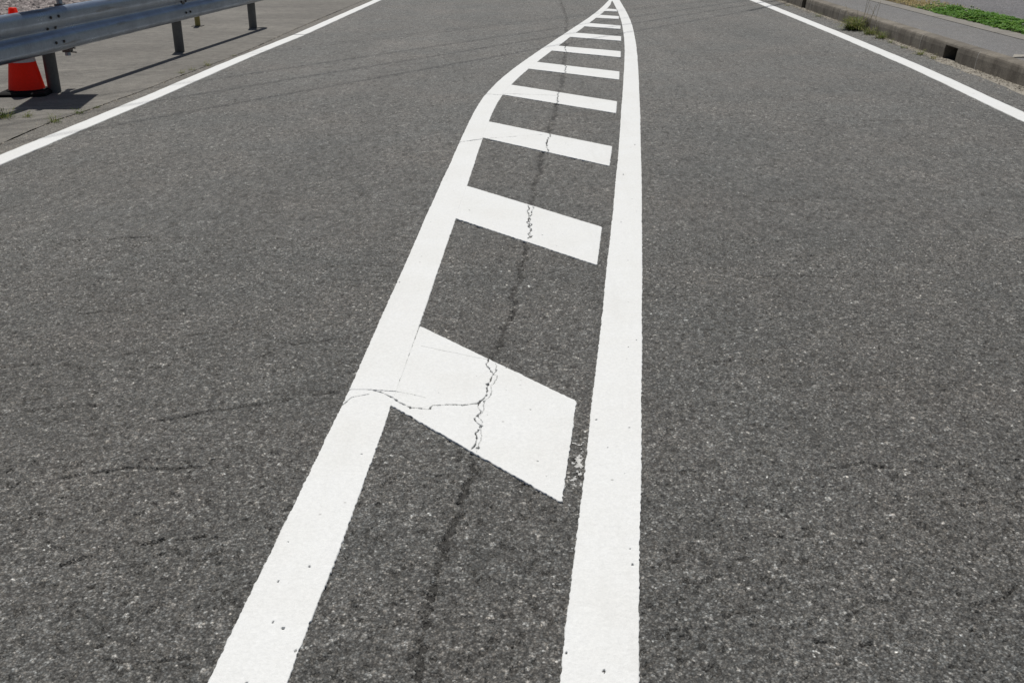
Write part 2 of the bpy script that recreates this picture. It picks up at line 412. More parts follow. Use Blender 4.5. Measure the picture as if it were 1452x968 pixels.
# ------------------------------------------------------------------ road: real stone relief near the camera, sheet further off
def relief(x, y):
    """height and tone of the worn stone surface at plan points"""
    wx = x + .004 * (vn(x, y, .02, 91) - .5); wy = y + .004 * (vn(x, y, .02, 92) - .5)
    f1, f2, r1 = worley(wx, wy, .0125, 3)
    g1, g2, r2 = worley(wx, wy, .0062, 13)
    big = sstep(.62, .72, r1)                                     # the share of large stones
    e1 = np.clip((f2 - f1) / .5, 0, 1); e2 = np.clip((g2 - g1) / .5, 0, 1)
    zb = .0026 * e1 * (0.35 + r1); zs = .0019 * e2 * (.25 + r2)
    z = big * zb + (1 - big) * zs - .0019
    z += .0014 * (vn(x, y, .03, 21) - .5) + .0024 * (vn(x, y, .11, 22) - .5)
    pit = sstep(.71, .77, vn(x, y, .0085, 23) * .65 + vn(x, y, .024, 24) * .35)
    z -= .0065 * pit
    hb = hsh(np.floor(r1 * 1e6), np.floor(r2 * 0), 5); hs = hsh(np.floor(r2 * 1e6), np.floor(r2 * 0), 6)
    tb = .60 + .70 * hb + 1.5 * sstep(.94, .995, hb); ts = .56 + .78 * hs + 2.0 * sstep(.95, 1.0, hs)
    tone = big * tb + (1 - big) * ts
    tone *= 1 - .72 * (1 - np.where(big > .5, sstep(0, .35, e1), sstep(0, .35, e2)))   # bitumen between stones
    tone *= 1 + .16 * (vn(x, y, .028, 25) - .5) + .22 * (vn(x, y, .06, 26) - .5) * sstep(2.4, 5, y)
    stain = .55 * pit
    # seam between the two paving lanes: a band of lost stones and dark bitumen
    sx = px(SEAM, y) + .026 * (vn(x * 0, y, .13, 31) - .5) + .012 * (vn(x * 0, y, .04, 32) - .5)
    d = np.abs(x - sx); pr = np.exp(-(d / (.0085 + .0016 * np.clip(y - 2.5, 0, 8))) ** 2) * (.68 + .7 * vn(x * 0, y, .12, 33)) * (.75 + .6 * sstep(.3, .6, vn(x * 0, y, .03, 39))) + .20 * np.exp(-(d / .035) ** 2)
    rag = .5 * vn(x, y, .010, 34) + .3 * vn(x, y, .021, 35) + .2 * hsh(np.floor(r2 * 1e6), np.floor(r2 * 0), 9)
    sm = sstep(0, .11, rag - (.80 - .44 * np.clip(pr, 0, 1)))
    z -= .0085 * sm; stain = np.maximum(stain, .88 * sm)
    for pts, hw, dep in CRACKS:
        P = np.array(pts); m = (x > P[:, 0].min() - .03) & (x < P[:, 0].max() + .03) & (y > P[:, 1].min() - .03) & (y < P[:, 1].max() + .03)
        if not m.any(): continue
        xs, ys = x[m], y[m]; dd = np.full(xs.shape, 9.)
        for p, q in zip(pts[:-1], pts[1:]): dd = np.minimum(dd, seg_dist(xs, ys, p, q))
        ww = hw * (.45 + 1.1 * vn(xs, ys, .06, 37)) * np.where(ys > 2.42, 1.2, 1.0); c = (1 - sstep(ww * .5, ww * 1.3, dd)) * sstep(.15, .4, vn(xs, ys, .045, 38))
        z[m] -= dep * c; stain[m] = np.maximum(stain[m], .8 * c)
    return z, tone, stain

cst = lambda v: (lambda y: np.full(np.shape(y), v) if np.ndim(y) else v)
dlv = lambda y: px(ELP, y) - 0.0
grv = lambda y: px(GUTTER, y) + .05 * (vn(np.zeros_like(y), np.asarray(y, float), .22, 52) - .5)
# from, to, left edge, right edge, cell across, cell along, contrast of the stones the grid can still show
BANDS = [(1.00, 2.42, cst(-1.60), cst(1.65), .0036, .0048, 1.0), (2.42, 4.50, cst(-2.60), cst(2.65), .0060, .0072, .9),
         (4.50, 8.60, dlv, grv, .0125, .024, .58), (8.60, 22.0, dlv, grv, .016, .045, .36)]
allV, allQ, allT, allS, off = [], [], [], [], 0
for y0, y1, fx0, fx1, dx, dy, kc in BANDS:
    ny = int((y1 - y0) / dy) + 1; yy = np.linspace(y0, y1, ny); xa, xb = fx0(yy), fx1(yy)
    nx = int((xb - xa).max() / dx) + 1; u = np.linspace(0, 1, nx)
    X = xa[:, None] + (xb - xa)[:, None] * u[None, :]; Y = np.repeat(yy[:, None], nx, 1)
    jx = (hsh(np.arange(X.size), np.zeros(X.size), 71).reshape(X.shape) - .5) * dx * .5
    jy = (hsh(np.arange(X.size), np.zeros(X.size), 72).reshape(X.shape) - .5) * dy * .5
    jx[:, 0] = jx[:, -1] = 0; jy[0] = jy[-1] = 0
    X = X + jx; Y = Y + jy
    Z, T, S = relief(X.ravel(), Y.ravel()); Z = Z.reshape(X.shape) * (1 if dy < .05 else .5)
    tm = np.clip(T, .3, 2.2); T = tm.mean() ** (1 - kc) * np.clip(T, .05, 3.2) ** kc
    if dy > .04: S = S * .8
    Z[0] = Z[-1] = 0; Z[:, 0] = Z[:, -1] = 0
    T = T * (1 + .42 * sstep(2.4, 12.0, Y.ravel()))          # low-angle sheen of the far road painted into the tone, lighter with distance
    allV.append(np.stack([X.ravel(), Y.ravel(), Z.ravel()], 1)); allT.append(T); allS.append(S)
    i = np.arange(ny - 1)[:, None] * nx + np.arange(nx - 1)[None, :]
    c4 = np.stack([i, i + 1, i + nx + 1, i + nx], -1).reshape(-1, 4); dg = (hsh(np.arange(len(c4)), np.zeros(len(c4)), 73) < .5)[:, None]
    allQ.append(np.concatenate([np.where(dg, c4[:, [0, 1, 2]], c4[:, [0, 1, 3]]), np.where(dg, c4[:, [0, 2, 3]], c4[:, [1, 2, 3]])]) + off); off += X.size
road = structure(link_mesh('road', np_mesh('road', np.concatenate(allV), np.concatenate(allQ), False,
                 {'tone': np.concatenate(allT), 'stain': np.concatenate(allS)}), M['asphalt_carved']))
# the rest of the road as a sheet that closes round the carved field
V, Q = [], []
def add_strip(xl, xr, ys):
    v, q = strip_mesh(xl, xr, ys); n = sum(len(a) for a in V); V.append(v); Q.append(q + n)
dl = lambda y: float(px(ELP, y))
jl = lambda y: float(px(JOINT, y)) + .012 * (float(vn(np.array(0.), np.array(y), .12, 51)) - .5)
gr = lambda y: float(px(GUTTER, y)) + .05 * (float(vn(np.array(0.), np.array(y), .22, 52)) - .5)
for y0, y1, fx0, fx1, _, _, _ in BANDS[:2]:
    ys = list(np.arange(y0, y1 - .02, .05)) + [y1]
    add_strip(dl, fx0, ys); add_strip(fx1, gr, ys)
add_strip(dl, gr, [-12, -6, -2, 0, 1.0])
add_strip(dl, gr, list(np.arange(22, 130, 2.0)))
far = link_mesh('far_carriageway', np_mesh('far_carriageway', np.concatenate(V), np.concatenate(Q)), M['asphalt'], road)

v, q = strip_mesh(jl, dl, [-12, -6, -2, 0, 1.0] + list(np.arange(1.05, 22, .05)) + list(np.arange(22, 130, 2.0)))
link_mesh('dusty_margin', np_mesh('dusty_margin', v, q), M['dusty'], road)

# shoulder of old pavement on the left, with an open joint along the road
sl = lambda y: float(px(JOINT, y)) - .001 - .020 * max(0.0, float(vn(np.array(3.), np.array(y), .06, 53)) * .6 + float(vn(np.array(3.), np.array(y), .5, 54)) * .4 - .30)
v, q = strip_mesh(lambda y: -60.0 if y > 60 else -16.0, sl, [-12, -6, 0, 4] + list(np.arange(4.05, 20, .02)) + list(np.arange(20, 131, 3.0)), .003)
structure(link_mesh('shoulder', np_mesh('shoulder', v, q), M['shoulder']))
v, q = strip_mesh(lambda y: float(px(JOINT, y)) - .08, lambda y: float(px(JOINT, y)) + .05, [-12, -6, 0] + list(np.arange(1, 130, 1.0)), -.010)
structure(link_mesh('joint_bed', np_mesh('joint_bed', v, q), M['dirt']))

# ------------------------------------------------------------------ painted markings: thermoplastic sheets with ragged edges, chips and cracks
PZ = 0.0034
def paint_object(name, V2, nu, nv, mask, label, cat, group, z=PZ):
    """V2: (nu*nv,2) plan points of a grid; cells outside the mask are gone; open rims get a lip down to the road"""
    i = np.arange(nu - 1)[:, None] * nv + np.arange(nv - 1)[None, :]
    Qd = np.stack([i, i + 1, i + nv + 1, i + nv], -1).reshape(-1, 4)[mask.ravel()]
    zt = z + .0007 * (vn(V2[:, 0], V2[:, 1], .05, 61) - .5) + .0010 * (vn(V2[:, 0], V2[:, 1], .25, 62) - .5)
    V3 = np.column_stack([V2, zt])
    E = np.concatenate([Qd[:, [0, 1]], Qd[:, [1, 2]], Qd[:, [2, 3]], Qd[:, [3, 0]]])
    key = np.sort(E, 1); key = key[:, 0].astype(np.int64) * (nu * nv) + key[:, 1]
    u, inv, cnt = np.unique(key, return_inverse=True, return_counts=True)
    B = E[cnt[inv] == 1]
    low = V3.copy(); low[:, 2] = -.004
    W = np.stack([B[:, 1], B[:, 0], B[:, 0] + len(V3), B[:, 1] + len(V3)], 1)
    F = np.concatenate([Qd, W]); A = np.concatenate([V3, low])
    used = np.unique(F); rm = np.full(len(A), -1); rm[used] = np.arange(len(used))
    # faces must look up whichever way the grid runs
    a, b_, c = A[Qd[0, 0]], A[Qd[0, 1]], A[Qd[0, 2]]
    if np.cross(b_ - a, c - a)[2] < 0: F = F[:, ::-1]
    o = link_mesh(name, np_mesh(name, A[used], rm[F]), M['paint'])
    return tag(o, label, cat, group)

def cell_centres(V2, nu, nv):
    G = V2.reshape(nu, nv, 2); return (G[:-1, :-1] + G[1:, :-1] + G[:-1, 1:] + G[1:, 1:]) / 4

def carve(C, cracks, chips, pit_density, seed):
    """mask of surviving cells: cracks are (points, half width), chips are (x, y, radius)"""
    x, y = C[..., 0], C[..., 1]; keep = np.ones(x.shape, bool)
    for pts, hw in cracks:
        P = np.array(pts); m = (x > P[:, 0].min() - .02) & (x < P[:, 0].max() + .02) & (y > P[:, 1].min() - .02) & (y < P[:, 1].max() + .02)
        if not m.any(): continue
        xs, ys = x[m], y[m]; dd = np.full(xs.shape, 9.)
        for p, q in zip(pts[:-1], pts[1:]): dd = np.minimum(dd, seg_dist(xs, ys, p, q))
        keep[m] &= dd > (hw * (.15 + 2.1 * vn(xs, ys, .011, 63)) if hw > .0017 else hw * (.5 + 1.2 * vn(xs, ys, .02, 63)))
    rr = np.random.default_rng(seed)
    area = (x.max() - x.min()) * (y.max() - y.min()); n = int(area * pit_density) if y.min() < 8.5 else 0
    ch = list(chips) + [(rr.uniform(x.min(), x.max()), rr.uniform(y.min(), min(y.max(), 9)), rr.choice([.0018, .0025, .0035, .005], p=[.5, .33, .14, .03])) for _ in range(n)]
    for cx, cy, r in ch:
        m = (np.abs(x - cx) < r * 2) & (np.abs(y - cy) < r * 3)
        if m.any(): keep[m] &= np.hypot(x[m] - cx, (y[m] - cy) * .8) > r * (.7 + .6 * vn(x[m], y[m], .004, 64))
    return keep

def smooth_poly(P, ys):
    P = np.array(P); o = np.argsort(P[:, 1]); x = np.interp(ys, P[o, 1], P[o, 0])
    for _ in range(2):                                            # soften the corners of the polyline
        hw = np.clip(ys * .05, .08, .8); a = np.interp(ys - hw, ys, x); b = np.interp(ys + hw, ys, x)
        e = (ys - hw > ys[0]) & (ys + hw < ys[-1]); x = np.where(e, (a + 2 * x + b) / 4, x)
    return x

def line_rows(y0, y1, k=1.0):
    ys = [y0]
    while ys[-1] < y1: ys.append(ys[-1] + k * (.0024 if 2.62 < ys[-1] < 3.0 else .006 if (6.55 < ys[-1] < 6.85 or 8.5 < ys[-1] < 8.7) else max(.0040, .0006 * max(ys[-1], 0) ** 2 if ys[-1] < 9 else .06)))
    ys[-1] = y1; return np.array(ys)

def painted_line(name, L, Rr, y0, y1, label, cat, group=None, cracks=(), chips=(), pits=5, rag=.0025, seed=1, width=None, k=1.0, nv=None):
    ys = line_rows(y0, y1, k); xl = smooth_poly(L, ys)
    xr = smooth_poly(Rr, ys) if width is None else xl + width
    nv = nv or 72; v = np.linspace(0, 1, nv)
    XX = xl[:, None] + (xr - xl)[:, None] * v[None, :]; YY = np.repeat(ys[:, None], nv, 1)
    for col, s in ((0, -1), (nv - 1, 1)):
        n = (vn(XX[:, col] * 0, YY[:, col], .0075, 65 + seed + col) - .5) * .9 + (vn(XX[:, col] * 0, YY[:, col], .017, 66 + seed + col) - .5) * .8 + (vn(XX[:, col] * 0, YY[:, col], .4, 67 + seed + col) - .5) * 1.0
        XX[:, col] += s * rag * n * 1.2
    V2 = np.stack([XX, YY], -1).reshape(-1, 2); nu = len(ys)
    keep = carve(cell_centres(V2, nu, nv), cracks, chips, pits, seed)
    return paint_object(name, V2, nu, nv, keep, label, cat, group)

RL = [(-.02,.3),(0.092,1.541),(0.126,1.814),(0.151,2.0),(0.180,2.235),(0.206,2.454),(0.243,2.753),(0.341,3.549),(0.482,4.722),(0.664,6.258),(0.865,8.057),(1.095,10.103),(1.318,12.2),(1.437,13.507),(1.580,15.196),(1.679,16.67),(1.765,18.354),(1.812,19.309),(2.05,23),(2.95,41),(7.4,130)]
RRt = [(.13,.3),(0.244,1.541),(0.288,1.9),(0.331,2.235),(0.508,3.703),(0.672,5.082),(0.763,5.87),(1.009,8.057),(1.233,10.113),(1.440,12.06),(1.66,14.47),(1.783,16.239),(1.871,17.792),(1.946,19.309),(2.2,23),(3.1,41),(7.55,130)]
LL = [(-.63,.3),(-0.586,1.545),(-0.581,1.661),(-0.566,1.894),(-0.551,2.112),(-0.541,2.306),(-0.512,2.782),(-0.501,3.01),(-0.491,3.251),(-0.479,3.549),(-0.404,5.334),(-0.375,5.934),(-0.342,6.688),(-0.311,7.41),(-0.272,8.073),(-0.212,8.753),(-0.077,9.686),(0.193,11.118),(0.450,12.353),(0.666,13.387),(1.012,15.067),(1.170,15.759),(1.395,17.042),(1.570,17.986),(1.769,19.309),(1.83,19.75)]
LR = [(-.48,.3),(-0.433,1.545),(-0.426,1.674),(-0.413,1.853),(-0.406,1.926),(-0.398,2.102),(-0.384,2.345),(-0.371,2.542),(-0.366,2.737),(-0.361,2.86),(-0.335,3.405),(-0.33,3.549),(-0.312,3.988),(-0.276,4.804),(-0.249,5.456),(-0.196,6.781),(-0.170,7.349),(-0.131,8.076),(-0.084,8.615),(-0.011,9.146),(0.159,10.163),(0.431,11.59),(0.538,12.06),(0.713,12.989),(0.987,14.352),(1.241,15.597),(1.466,16.775),(1.700,18.092),(1.79,18.9),(1.848,19.75)]

CROSS1 = [(-0.520,2.838),(-0.470,2.838),(-0.415,2.812),(-0.362,2.742)]    # crack that runs from the line into the first bar
painted_line('hatch_border_line', RL, RRt, .4, 60, 'long white line along the right of the hatch bars, bending left far off', 'road marking', 'border lines of the hatched area',
             seed=2)
painted_line('hatch_border_line', LL, LR, .4, 19.75, 'long white line along the left of the hatch bars, bending right far off', 'road marking', 'border lines of the hatched area',
             cracks=[(jag([(-0.5096, 2.8489), (-0.4468, 2.8489), (-0.3621, 2.8363)], .03, .002, 42), .0016), (jag([(-0.4325, 2.8442), (-0.3917, 2.816), (-0.3593, 2.7852)], .02, .004, 43), .0024),
                     (jag([(-0.5148, 2.7371), (-0.4934, 2.7943), (-0.4425, 2.816)], .02, .002, 44), .0016), (jag([(-.36,6.62),(-.19,6.74)], .04, .004, 45), .0036), (jag([(-.25,8.62),(-.09,8.56)], .04, .005, 46), .0045)],
             chips=[(-.50,1.72,.0032),(-.475,1.70,.004),(-.52,1.86,.0028),(-.46,1.915,.003),(-.435,1.63,.003)], seed=3)

def painted_bar(i, corners, label, cracks=(), chips=(), pits=25, step=None):
    TL, TR, BR, BL = [np.array(c, float) for c in corners]
    TL = TL + (TR - TL) / np.linalg.norm(TR - TL) * -.004; BL = BL + (BR - BL) / np.linalg.norm(BR - BL) * -.004
    Lx = np.linalg.norm(TR - TL); Ly = np.linalg.norm(TL - BL); yc = (TL[1] + BR[1]) / 2
    st = step or max(.0024, min(.0009 * yc, .007))
    nu = max(12, int(Lx / st)); nv = max(10, int(Ly / st))
    u = np.linspace(0, 1, nu)[:, None, None]; v = np.linspace(0, 1, nv)[None, :, None]
    P = (TL * (1 - u) + TR * u) * (1 - v) + (BL * (1 - u) + BR * u) * v
    for sl_, dv in ((np.s_[:, 0], (TL - BL)), (np.s_[:, -1], (BL - TL)), (np.s_[-1, :], (TR - TL))):
        q = P[sl_]; n = (vn(q[:, 0], q[:, 1], .010, 80 + i) - .5) * 1.1 + (vn(q[:, 0], q[:, 1], .03, 81 + i) - .5)
        P[sl_] = q + dv / np.linalg.norm(dv) * (.0044 * n)[:, None]
    # the corners of hand-laid paint are a little rounded
    V2 = P.reshape(-1, 2); C = cell_centres(V2, nu, nv); keep = carve(C, cracks, chips, pits, 20 + i)
    for cor, nb in ((TR, (TL, BR)), (BR, (TR, BL))):
        d = [(b - cor) / np.linalg.norm(b - cor) for b in nb]; r = .012
        s = np.stack([C[..., 0] - cor[0], C[..., 1] - cor[1]], -1)
        M2 = np.linalg.inv(np.stack(d, 1)); ab = s @ M2.T
        keep &= ~((ab[..., 0] < r) & (ab[..., 1] < r) & (np.hypot(ab[..., 0] - r, ab[..., 1] - r) > r))
    return paint_object('hatch_bar', V2, nu, nv, keep, label, 'road marking', 'bars of the hatched area', PZ + .0006)

# plan courses of the cracks in the nearest bars
K1a = [(-0.0789, 3.0837), (-0.084, 3.0361), (-0.0731, 3.0014), (-0.0603, 2.9626), (-0.0675, 2.92), (-0.0774, 2.8875), (-0.0778, 2.8512), (-0.078, 2.8111), (-0.0893, 2.7764), (-0.1021, 2.7592), (-0.1009, 2.7213), (-0.0926, 2.6924), (-0.103, 2.6681), (-0.1116, 2.652), (-0.1016, 2.6244), (-0.0902, 2.6049), (-0.0965, 2.578), (-0.1054, 2.5553), (-0.0985, 2.5292), (-0.1027, 2.4964), (-0.112, 2.4642)]
K1b = [(-0.0536, 3.0511), (-0.0506, 2.9868), (-0.0602, 2.9578), (-0.0469, 2.9531), (-0.0552, 2.8967), (-0.0666, 2.8738), (-0.0619, 2.8333), (-0.0726, 2.7893), (-0.0853, 2.7661), (-0.0863, 2.7339), (-0.0839, 2.713), (-0.0905, 2.6802), (-0.1018, 2.6665), (-0.0861, 2.6283), (-0.09, 2.601), (-0.0881, 2.5704), (-0.0865, 2.5366), (-0.0923, 2.4964), (-0.0969, 2.4466)]
K1c = [(-0.3765, 2.8005), (-0.3345, 2.7519), (-0.3052, 2.7223), (-0.2517, 2.7106), (-0.2405, 2.7371), (-0.1946, 2.743), (-0.1481, 2.74), (-0.1022, 2.7519), (-0.0832, 2.7897)]
K1d = [(-0.3115, 3.1961), (-0.2337, 3.1543), (-0.1576, 3.1171), (-0.0832, 3.0842)]
K1e = [(-0.3708, 2.841), (-0.3139, 2.816), (-0.2645, 2.7897)]
BARS = [
 ([(-0.33,3.377),(0.197,2.768),(0.126,2.187),(-0.364,2.737)], 'large nearest white hatch bar, split by a dark double crack and a cross crack',
  [(jag(K1a, .008, .002, 1), .00175), (jag(K1b, .008, .002, 2), .0011), (jag(K1c, .02, .003, 3), .0026), (jag(K1d, .03, .003, 4), .0012), (jag(K1e, .02, .003, 5), .0012)],
  [(-0.0774, 2.8875, 0.0075), (-0.0901, 2.6025, 0.006), (-0.0516, 2.9965, 0.004), (-0.0676, 2.9247, 0.0045), (-0.0788, 2.8111, 0.0035), (-0.0845, 2.7661, 0.004), (-0.0863, 2.7339, 0.003), (-0.1018, 2.6665, 0.0045), (-0.0966, 2.5795, 0.004), (-0.0996, 2.5292, 0.0045), (-0.1032, 2.4906, 0.0045), (-0.095, 2.4713, 0.0055), (-0.0602, 2.9598, 0.0035), (-0.1495, 2.74, 0.0045), (-0.1681, 2.743, 0.004), (-0.2455, 2.715, 0.0035), (-0.305, 2.7194, 0.004), (-0.3272, 2.7445, 0.004), (0.055, 2.71, 0.003)]),
 ([(-0.249,5.456),(0.43,4.65),(0.362,4.079),(-0.276,4.804)], 'second white hatch bar from the camera, cut by a narrow jagged pair of cracks',
  [(jag([(.083,5.04),(.079,4.93),(.085,4.82),(.075,4.72),(.088,4.60),(.072,4.46)], .03, .009, 6), .003), (jag([(.108,5.02),(.098,4.86),(.086,4.75),(.092,4.62),(.086,4.47)], .03, .008, 7), .002)], []),
 ([(-0.168,7.362),(0.648,6.495),(0.581,5.943),(-0.198,6.781)], 'third white hatch bar from the camera, crossed lengthwise by a hairline crack',
  [(jag([(.262,6.93),(.245,6.75),(.225,6.60),(.226,6.34)], .03, .008, 8), .0035), (jag([(-.19,6.74),(.25,6.90)], .05, .004, 9), .0032)], []),
 ([(-0.011,9.125),(0.846,8.236),(0.788,7.707),(-0.086,8.589)], 'fourth white hatch bar from the camera, longest, at the left line bend',
  [(jag([(.40,8.72),(.385,8.5),(.36,8.13)], .05, .008, 10), .0035), (jag([(-.07,8.63),(.39,8.53)], .06, .005, 11), .004)], []),
 ([(0.254,10.664),(1.034,9.946),(0.98,9.43),(0.156,10.163)], 'fifth white hatch bar from the camera, with a dark seam across its left third', [(jag([(.54,10.45),(.50,9.8)], .06, .01, 12), .0045)], []),
 ([(0.539,12.088),(1.207,11.564),(1.153,11.035),(0.443,11.629)], 'sixth white hatch bar from the camera, seam crack close to its left end', [(jag([(.61,12.1),(.59,11.45)], .06, .01, 13), .0045)], []),
 ([(0.826,13.524),(1.364,13.095),(1.315,12.599),(0.715,13.038)], 'seventh white hatch bar from the camera, fourth from the far tip', [], []),
 ([(1.089,14.835),(1.495,14.48),(1.447,14.019),(0.988,14.372)], 'eighth white hatch bar from the camera, third from the far tip', [], []),
 ([(1.354,16.141),(1.611,15.912),(1.568,15.473),(1.252,15.655)], 'short white hatch bar second from the far tip of the hatched area', [], []),
 ([(1.561,17.29),(1.697,17.179),(1.668,16.749),(1.471,16.841)], 'shortest white hatch bar at the far tip of the hatched area', [], []),
]
for i, (c, lab, ck, ch) in enumerate(BARS): painted_bar(i, c, lab, ck, ch)

# edge lines of the carriageway
EL = [(-3.42,.4),(-3.155,5.962),(-3.118,6.5),(-3.045,7.6),(-2.988,8.5),(-2.927,10.0),(-2.84,11.5),(-2.71,13.28)]
painted_line('edge_line', [(x - .055, y) for x, y in EL], [(x + .085, y) for x, y in EL], .4, 13.25, 'white painted edge line beside the guardrail, nearer length', 'road marking', 'edge lines of the carriageway', seed=4, rag=.005, k=3, nv=16, pits=9)
EL2 = [(-2.70,13.27),(-2.60,15.5),(-2.43,19.31),(-1.42,40),(3.0,130)]
painted_line('edge_line', [(x - .07, y) for x, y in EL2], [(x + .07, y) for x, y in EL2], 13.27, 70, 'white painted edge line on the left running off ahead, far length past the small jog', 'road marking', 'edge lines of the carriageway', seed=5, rag=.005, k=3, nv=16, pits=3)
ER = [(3.50,.4),(3.74,6.5),(3.80,7.58),(4.00,9.98),(4.165,13.3),(4.385,19.3),(5.2,40),(8.6,130)]
painted_line('edge_line', [(x - .075, y) for x, y in ER], [(x + .08, y) for x, y in ER], .4, 70, 'white painted edge line along the kerb on the right', 'road marking', 'edge lines of the carriageway', seed=6, rag=.005, k=3, nv=16, pits=6)

# overspray left between the first bar and the long line
xs = np.arange(.118, .235, .0019); ys = np.arange(2.24, 2.53, .0026); nu, nv = len(xs), len(ys)
XX, YY = np.meshgrid(xs, ys, indexing='ij'); V2 = np.stack([XX, YY], -1).reshape(-1, 2); C = cell_centres(V2, nu, nv); cx, cy = C[..., 0], C[..., 1]
ln = np.interp(cy, [2.235, 2.454, 2.753], [.180, .206, .243]); rz, rt, _ = relief(V2[:, 0], V2[:, 1])
rc_ = cell_centres(np.column_stack([rz, rt]), nu, nv)[..., 0]
nz = vn(cx, cy, .006, 95) * .35 + vn(cx, cy, .02, 96) * .35 + .30 * sstep(-.002, .0015, rc_)       # paint clings to the stone tops
dens = np.exp(-((cy - 2.40) / .07) ** 2) * np.exp(-((cx - (ln - .016)) / .014) ** 2)
keep = (nz > .74 - .46 * dens) & (cx < ln - .002)
keep |= (np.abs(cy - 2.505 - .006 * np.sin(cx * 160)) < .0055) & (cx > ln - .043) & (cx < ln - .004) & (nz > .46)
keep |= (np.abs(np.hypot((cx - .157), (cy - 2.315) * .7) - .008) < .003) & (nz > .48)
i = np.arange(nu - 1)[:, None] * nv + np.arange(nv - 1)[None, :]
Qd = np.stack([i, i + nv, i + nv + 1, i + 1], -1).reshape(-1, 4)[keep.ravel()]
used = np.unique(Qd); rm = np.full(nu * nv, -1); rm[used] = np.arange(len(used))
ov = link_mesh('paint_overspray', np_mesh('paint_overspray', np.column_stack([V2, rz + .0012])[used], rm[Qd]), M['thin_paint'])
ov['kind'] = 'stuff'; tag(ov, 'thin broken flecks of white paint in the gap beside the nearest hatch bar', 'paint flecks')

# ------------------------------------------------------------------ right side: gutter, kerb, sidewalk, verge, car park
KH = 0.165
v, q = strip_mesh(lambda y: float(px(GUTTER, y)) - .06, lambda y: KX(y) + .05, list(np.arange(-12, 130, .5)), -.004)
structure(link_mesh('gutter', np_mesh('gutter', v, q), M['gutter']))
kerb = structure(empty('kerb', (KX(2), 2, 0)))
KD = Vector((.036, 1.0, 0)).normalized(); KN = Vector((KD.y, -KD.x, 0))      # along and away from the road
PROF = [(0, -.05), (.004, .0), (.012, .10), (.020, KH - .028), (.027, KH - .011), (.042, KH - .001), (.058, KH), (.165, KH), (.165, -.05)]
def kerb_point(y, o, z): return (KX(y) + KN.x * o - kerb.location.x, y + KN.y * o - kerb.location.y, z)
def kerb_block(y0, y1, hole=None):
    g = .007; y0 += g; y1 -= g; mb = MB(); n = len(PROF)
    def sweep(a, b, prof, caps=(True, True)):
        m = len(prof); A = [kerb_point(a, *p) for p in prof]; B = [kerb_point(b, *p) for p in prof]
        F = [(i, (i + 1) % m, m + (i + 1) % m, m + i) for i in range(m)]
        if caps[0]: F.append(tuple(reversed(range(m))))
        if caps[1]: F.append(tuple(m + i for i in range(m)))
        mb.add(A + B, F)
    if not hole: sweep(y0, y1, PROF)
    else:
        h0, h1 = hole; zt = KH - .034
        sweep(y0, h0, PROF); sweep(h1, y1, PROF)
        sweep(h0, h1, [(.0195, zt)] + PROF[3:8] + [(.165, zt)], (False, False))
    o = mb.build('kerb_block', M['kerb'], kerb)
    return o
joints = [1.2, 2.9, 4.6, 6.3, 8.35, 10.163, 11.787, 13.5, 15.25, 17.015, 18.7, 20.4, 22.1, 23.8, 25.5, 27.2, 28.9, 30.6, 32.3, 34]
for a, b in zip(joints[:-1], joints[1:]):
    hole = (10.69, 11.035) if abs(a - 10.163) < .01 else ((17.33, 17.60) if abs(a - 17.015) < .01 else None)
    kb = kerb_block(a, b, hole)
    if hole:
        kb['label'] = 'kerb block with a square drain opening'
        mb = MB(); h0, h1 = hole; zt = KH - .034
        P = lambda y, o, z: kerb_point(y, o, z)
        a0, a1, b0, b1 = P(h0 - .002, .16, -.01), P(h1 + .002, .16, -.01), P(h0 - .002, .16, zt + .002), P(h1 + .002, .16, zt + .002)
        c0, c1, d0, d1 = P(h0 - .002, .75, -.01), P(h1 + .002, .75, -.01), P(h0 - .002, .75, zt + .002), P(h1 + .002, .75, zt + .002)
        mb.add([a0, a1, b0, b1, c0, c1, d0, d1], [(0, 1, 5, 4), (2, 6, 7, 3), (0, 4, 6, 2), (1, 3, 7, 5), (4, 5, 7, 6)])
        mb.build('drain_pipe', M['hole'], kerb)
mort = []
for i, y in enumerate(joints[1:-1]):
    m_ = [(o - .001 if 0 < j < len(PROF) - 1 and o < .16 else o, z - (.001 if z > .1 else 0)) for j, (o, z) in enumerate(PROF)]
    A = [kerb_point(y - .0085, o, z) for o, z in m_]; B = [kerb_point(y + .0085, o, z) for o, z in m_]; m = len(m_)
    MB().add(A + B, [(j, (j + 1) % m, m + (j + 1) % m, m + j) for j in range(m)]).build('mortar_joint', M['mortar'], kerb)

SW_Z = KH - .006
kb_ = lambda y: KX(y) + .168
sw_r = lambda y: KX(y) + .905
v, q = strip_mesh(kb_, sw_r, list(np.arange(-12, 130, .5)), SW_Z)
structure(link_mesh('sidewalk', np_mesh('sidewalk', v, q), M['walk']))
edg = structure(empty('sidewalk_edging', (sw_r(2), 2, 0)))
ey = 2.0
while ey < 34:
    L = 1.98; a, b = ey, ey + L; e0 = edg.location
    mb = MB(); z1 = SW_Z + .006
    P = [(sw_r(a) + .001, a, -.05), (sw_r(a) + .24, a, -.05), (sw_r(b) + .24, b, -.05), (sw_r(b) + .001, b, -.05)]
    Vv = [(x - e0.x, y - e0.y, z) for x, y, z in P] + [(x - e0.x, y - e0.y, z1) for x, y, z in P]
    mb.add(Vv, [(3,2,1,0),(4,5,6,7),(0,1,5,4),(1,2,6,5),(2,3,7,6),(3,0,4,7)]); mb.build('edging_slab', M['edging'], edg); ey += 2.0
vg_l = lambda y: sw_r(y) + .235
vg_r = lambda y: sw_r(y) + .86
v, q = strip_mesh(vg_l, vg_r, list(np.arange(-12, 130, 1.0)), SW_Z - .02)
structure(link_mesh('verge', np_mesh('verge', v, q), M['soil']))
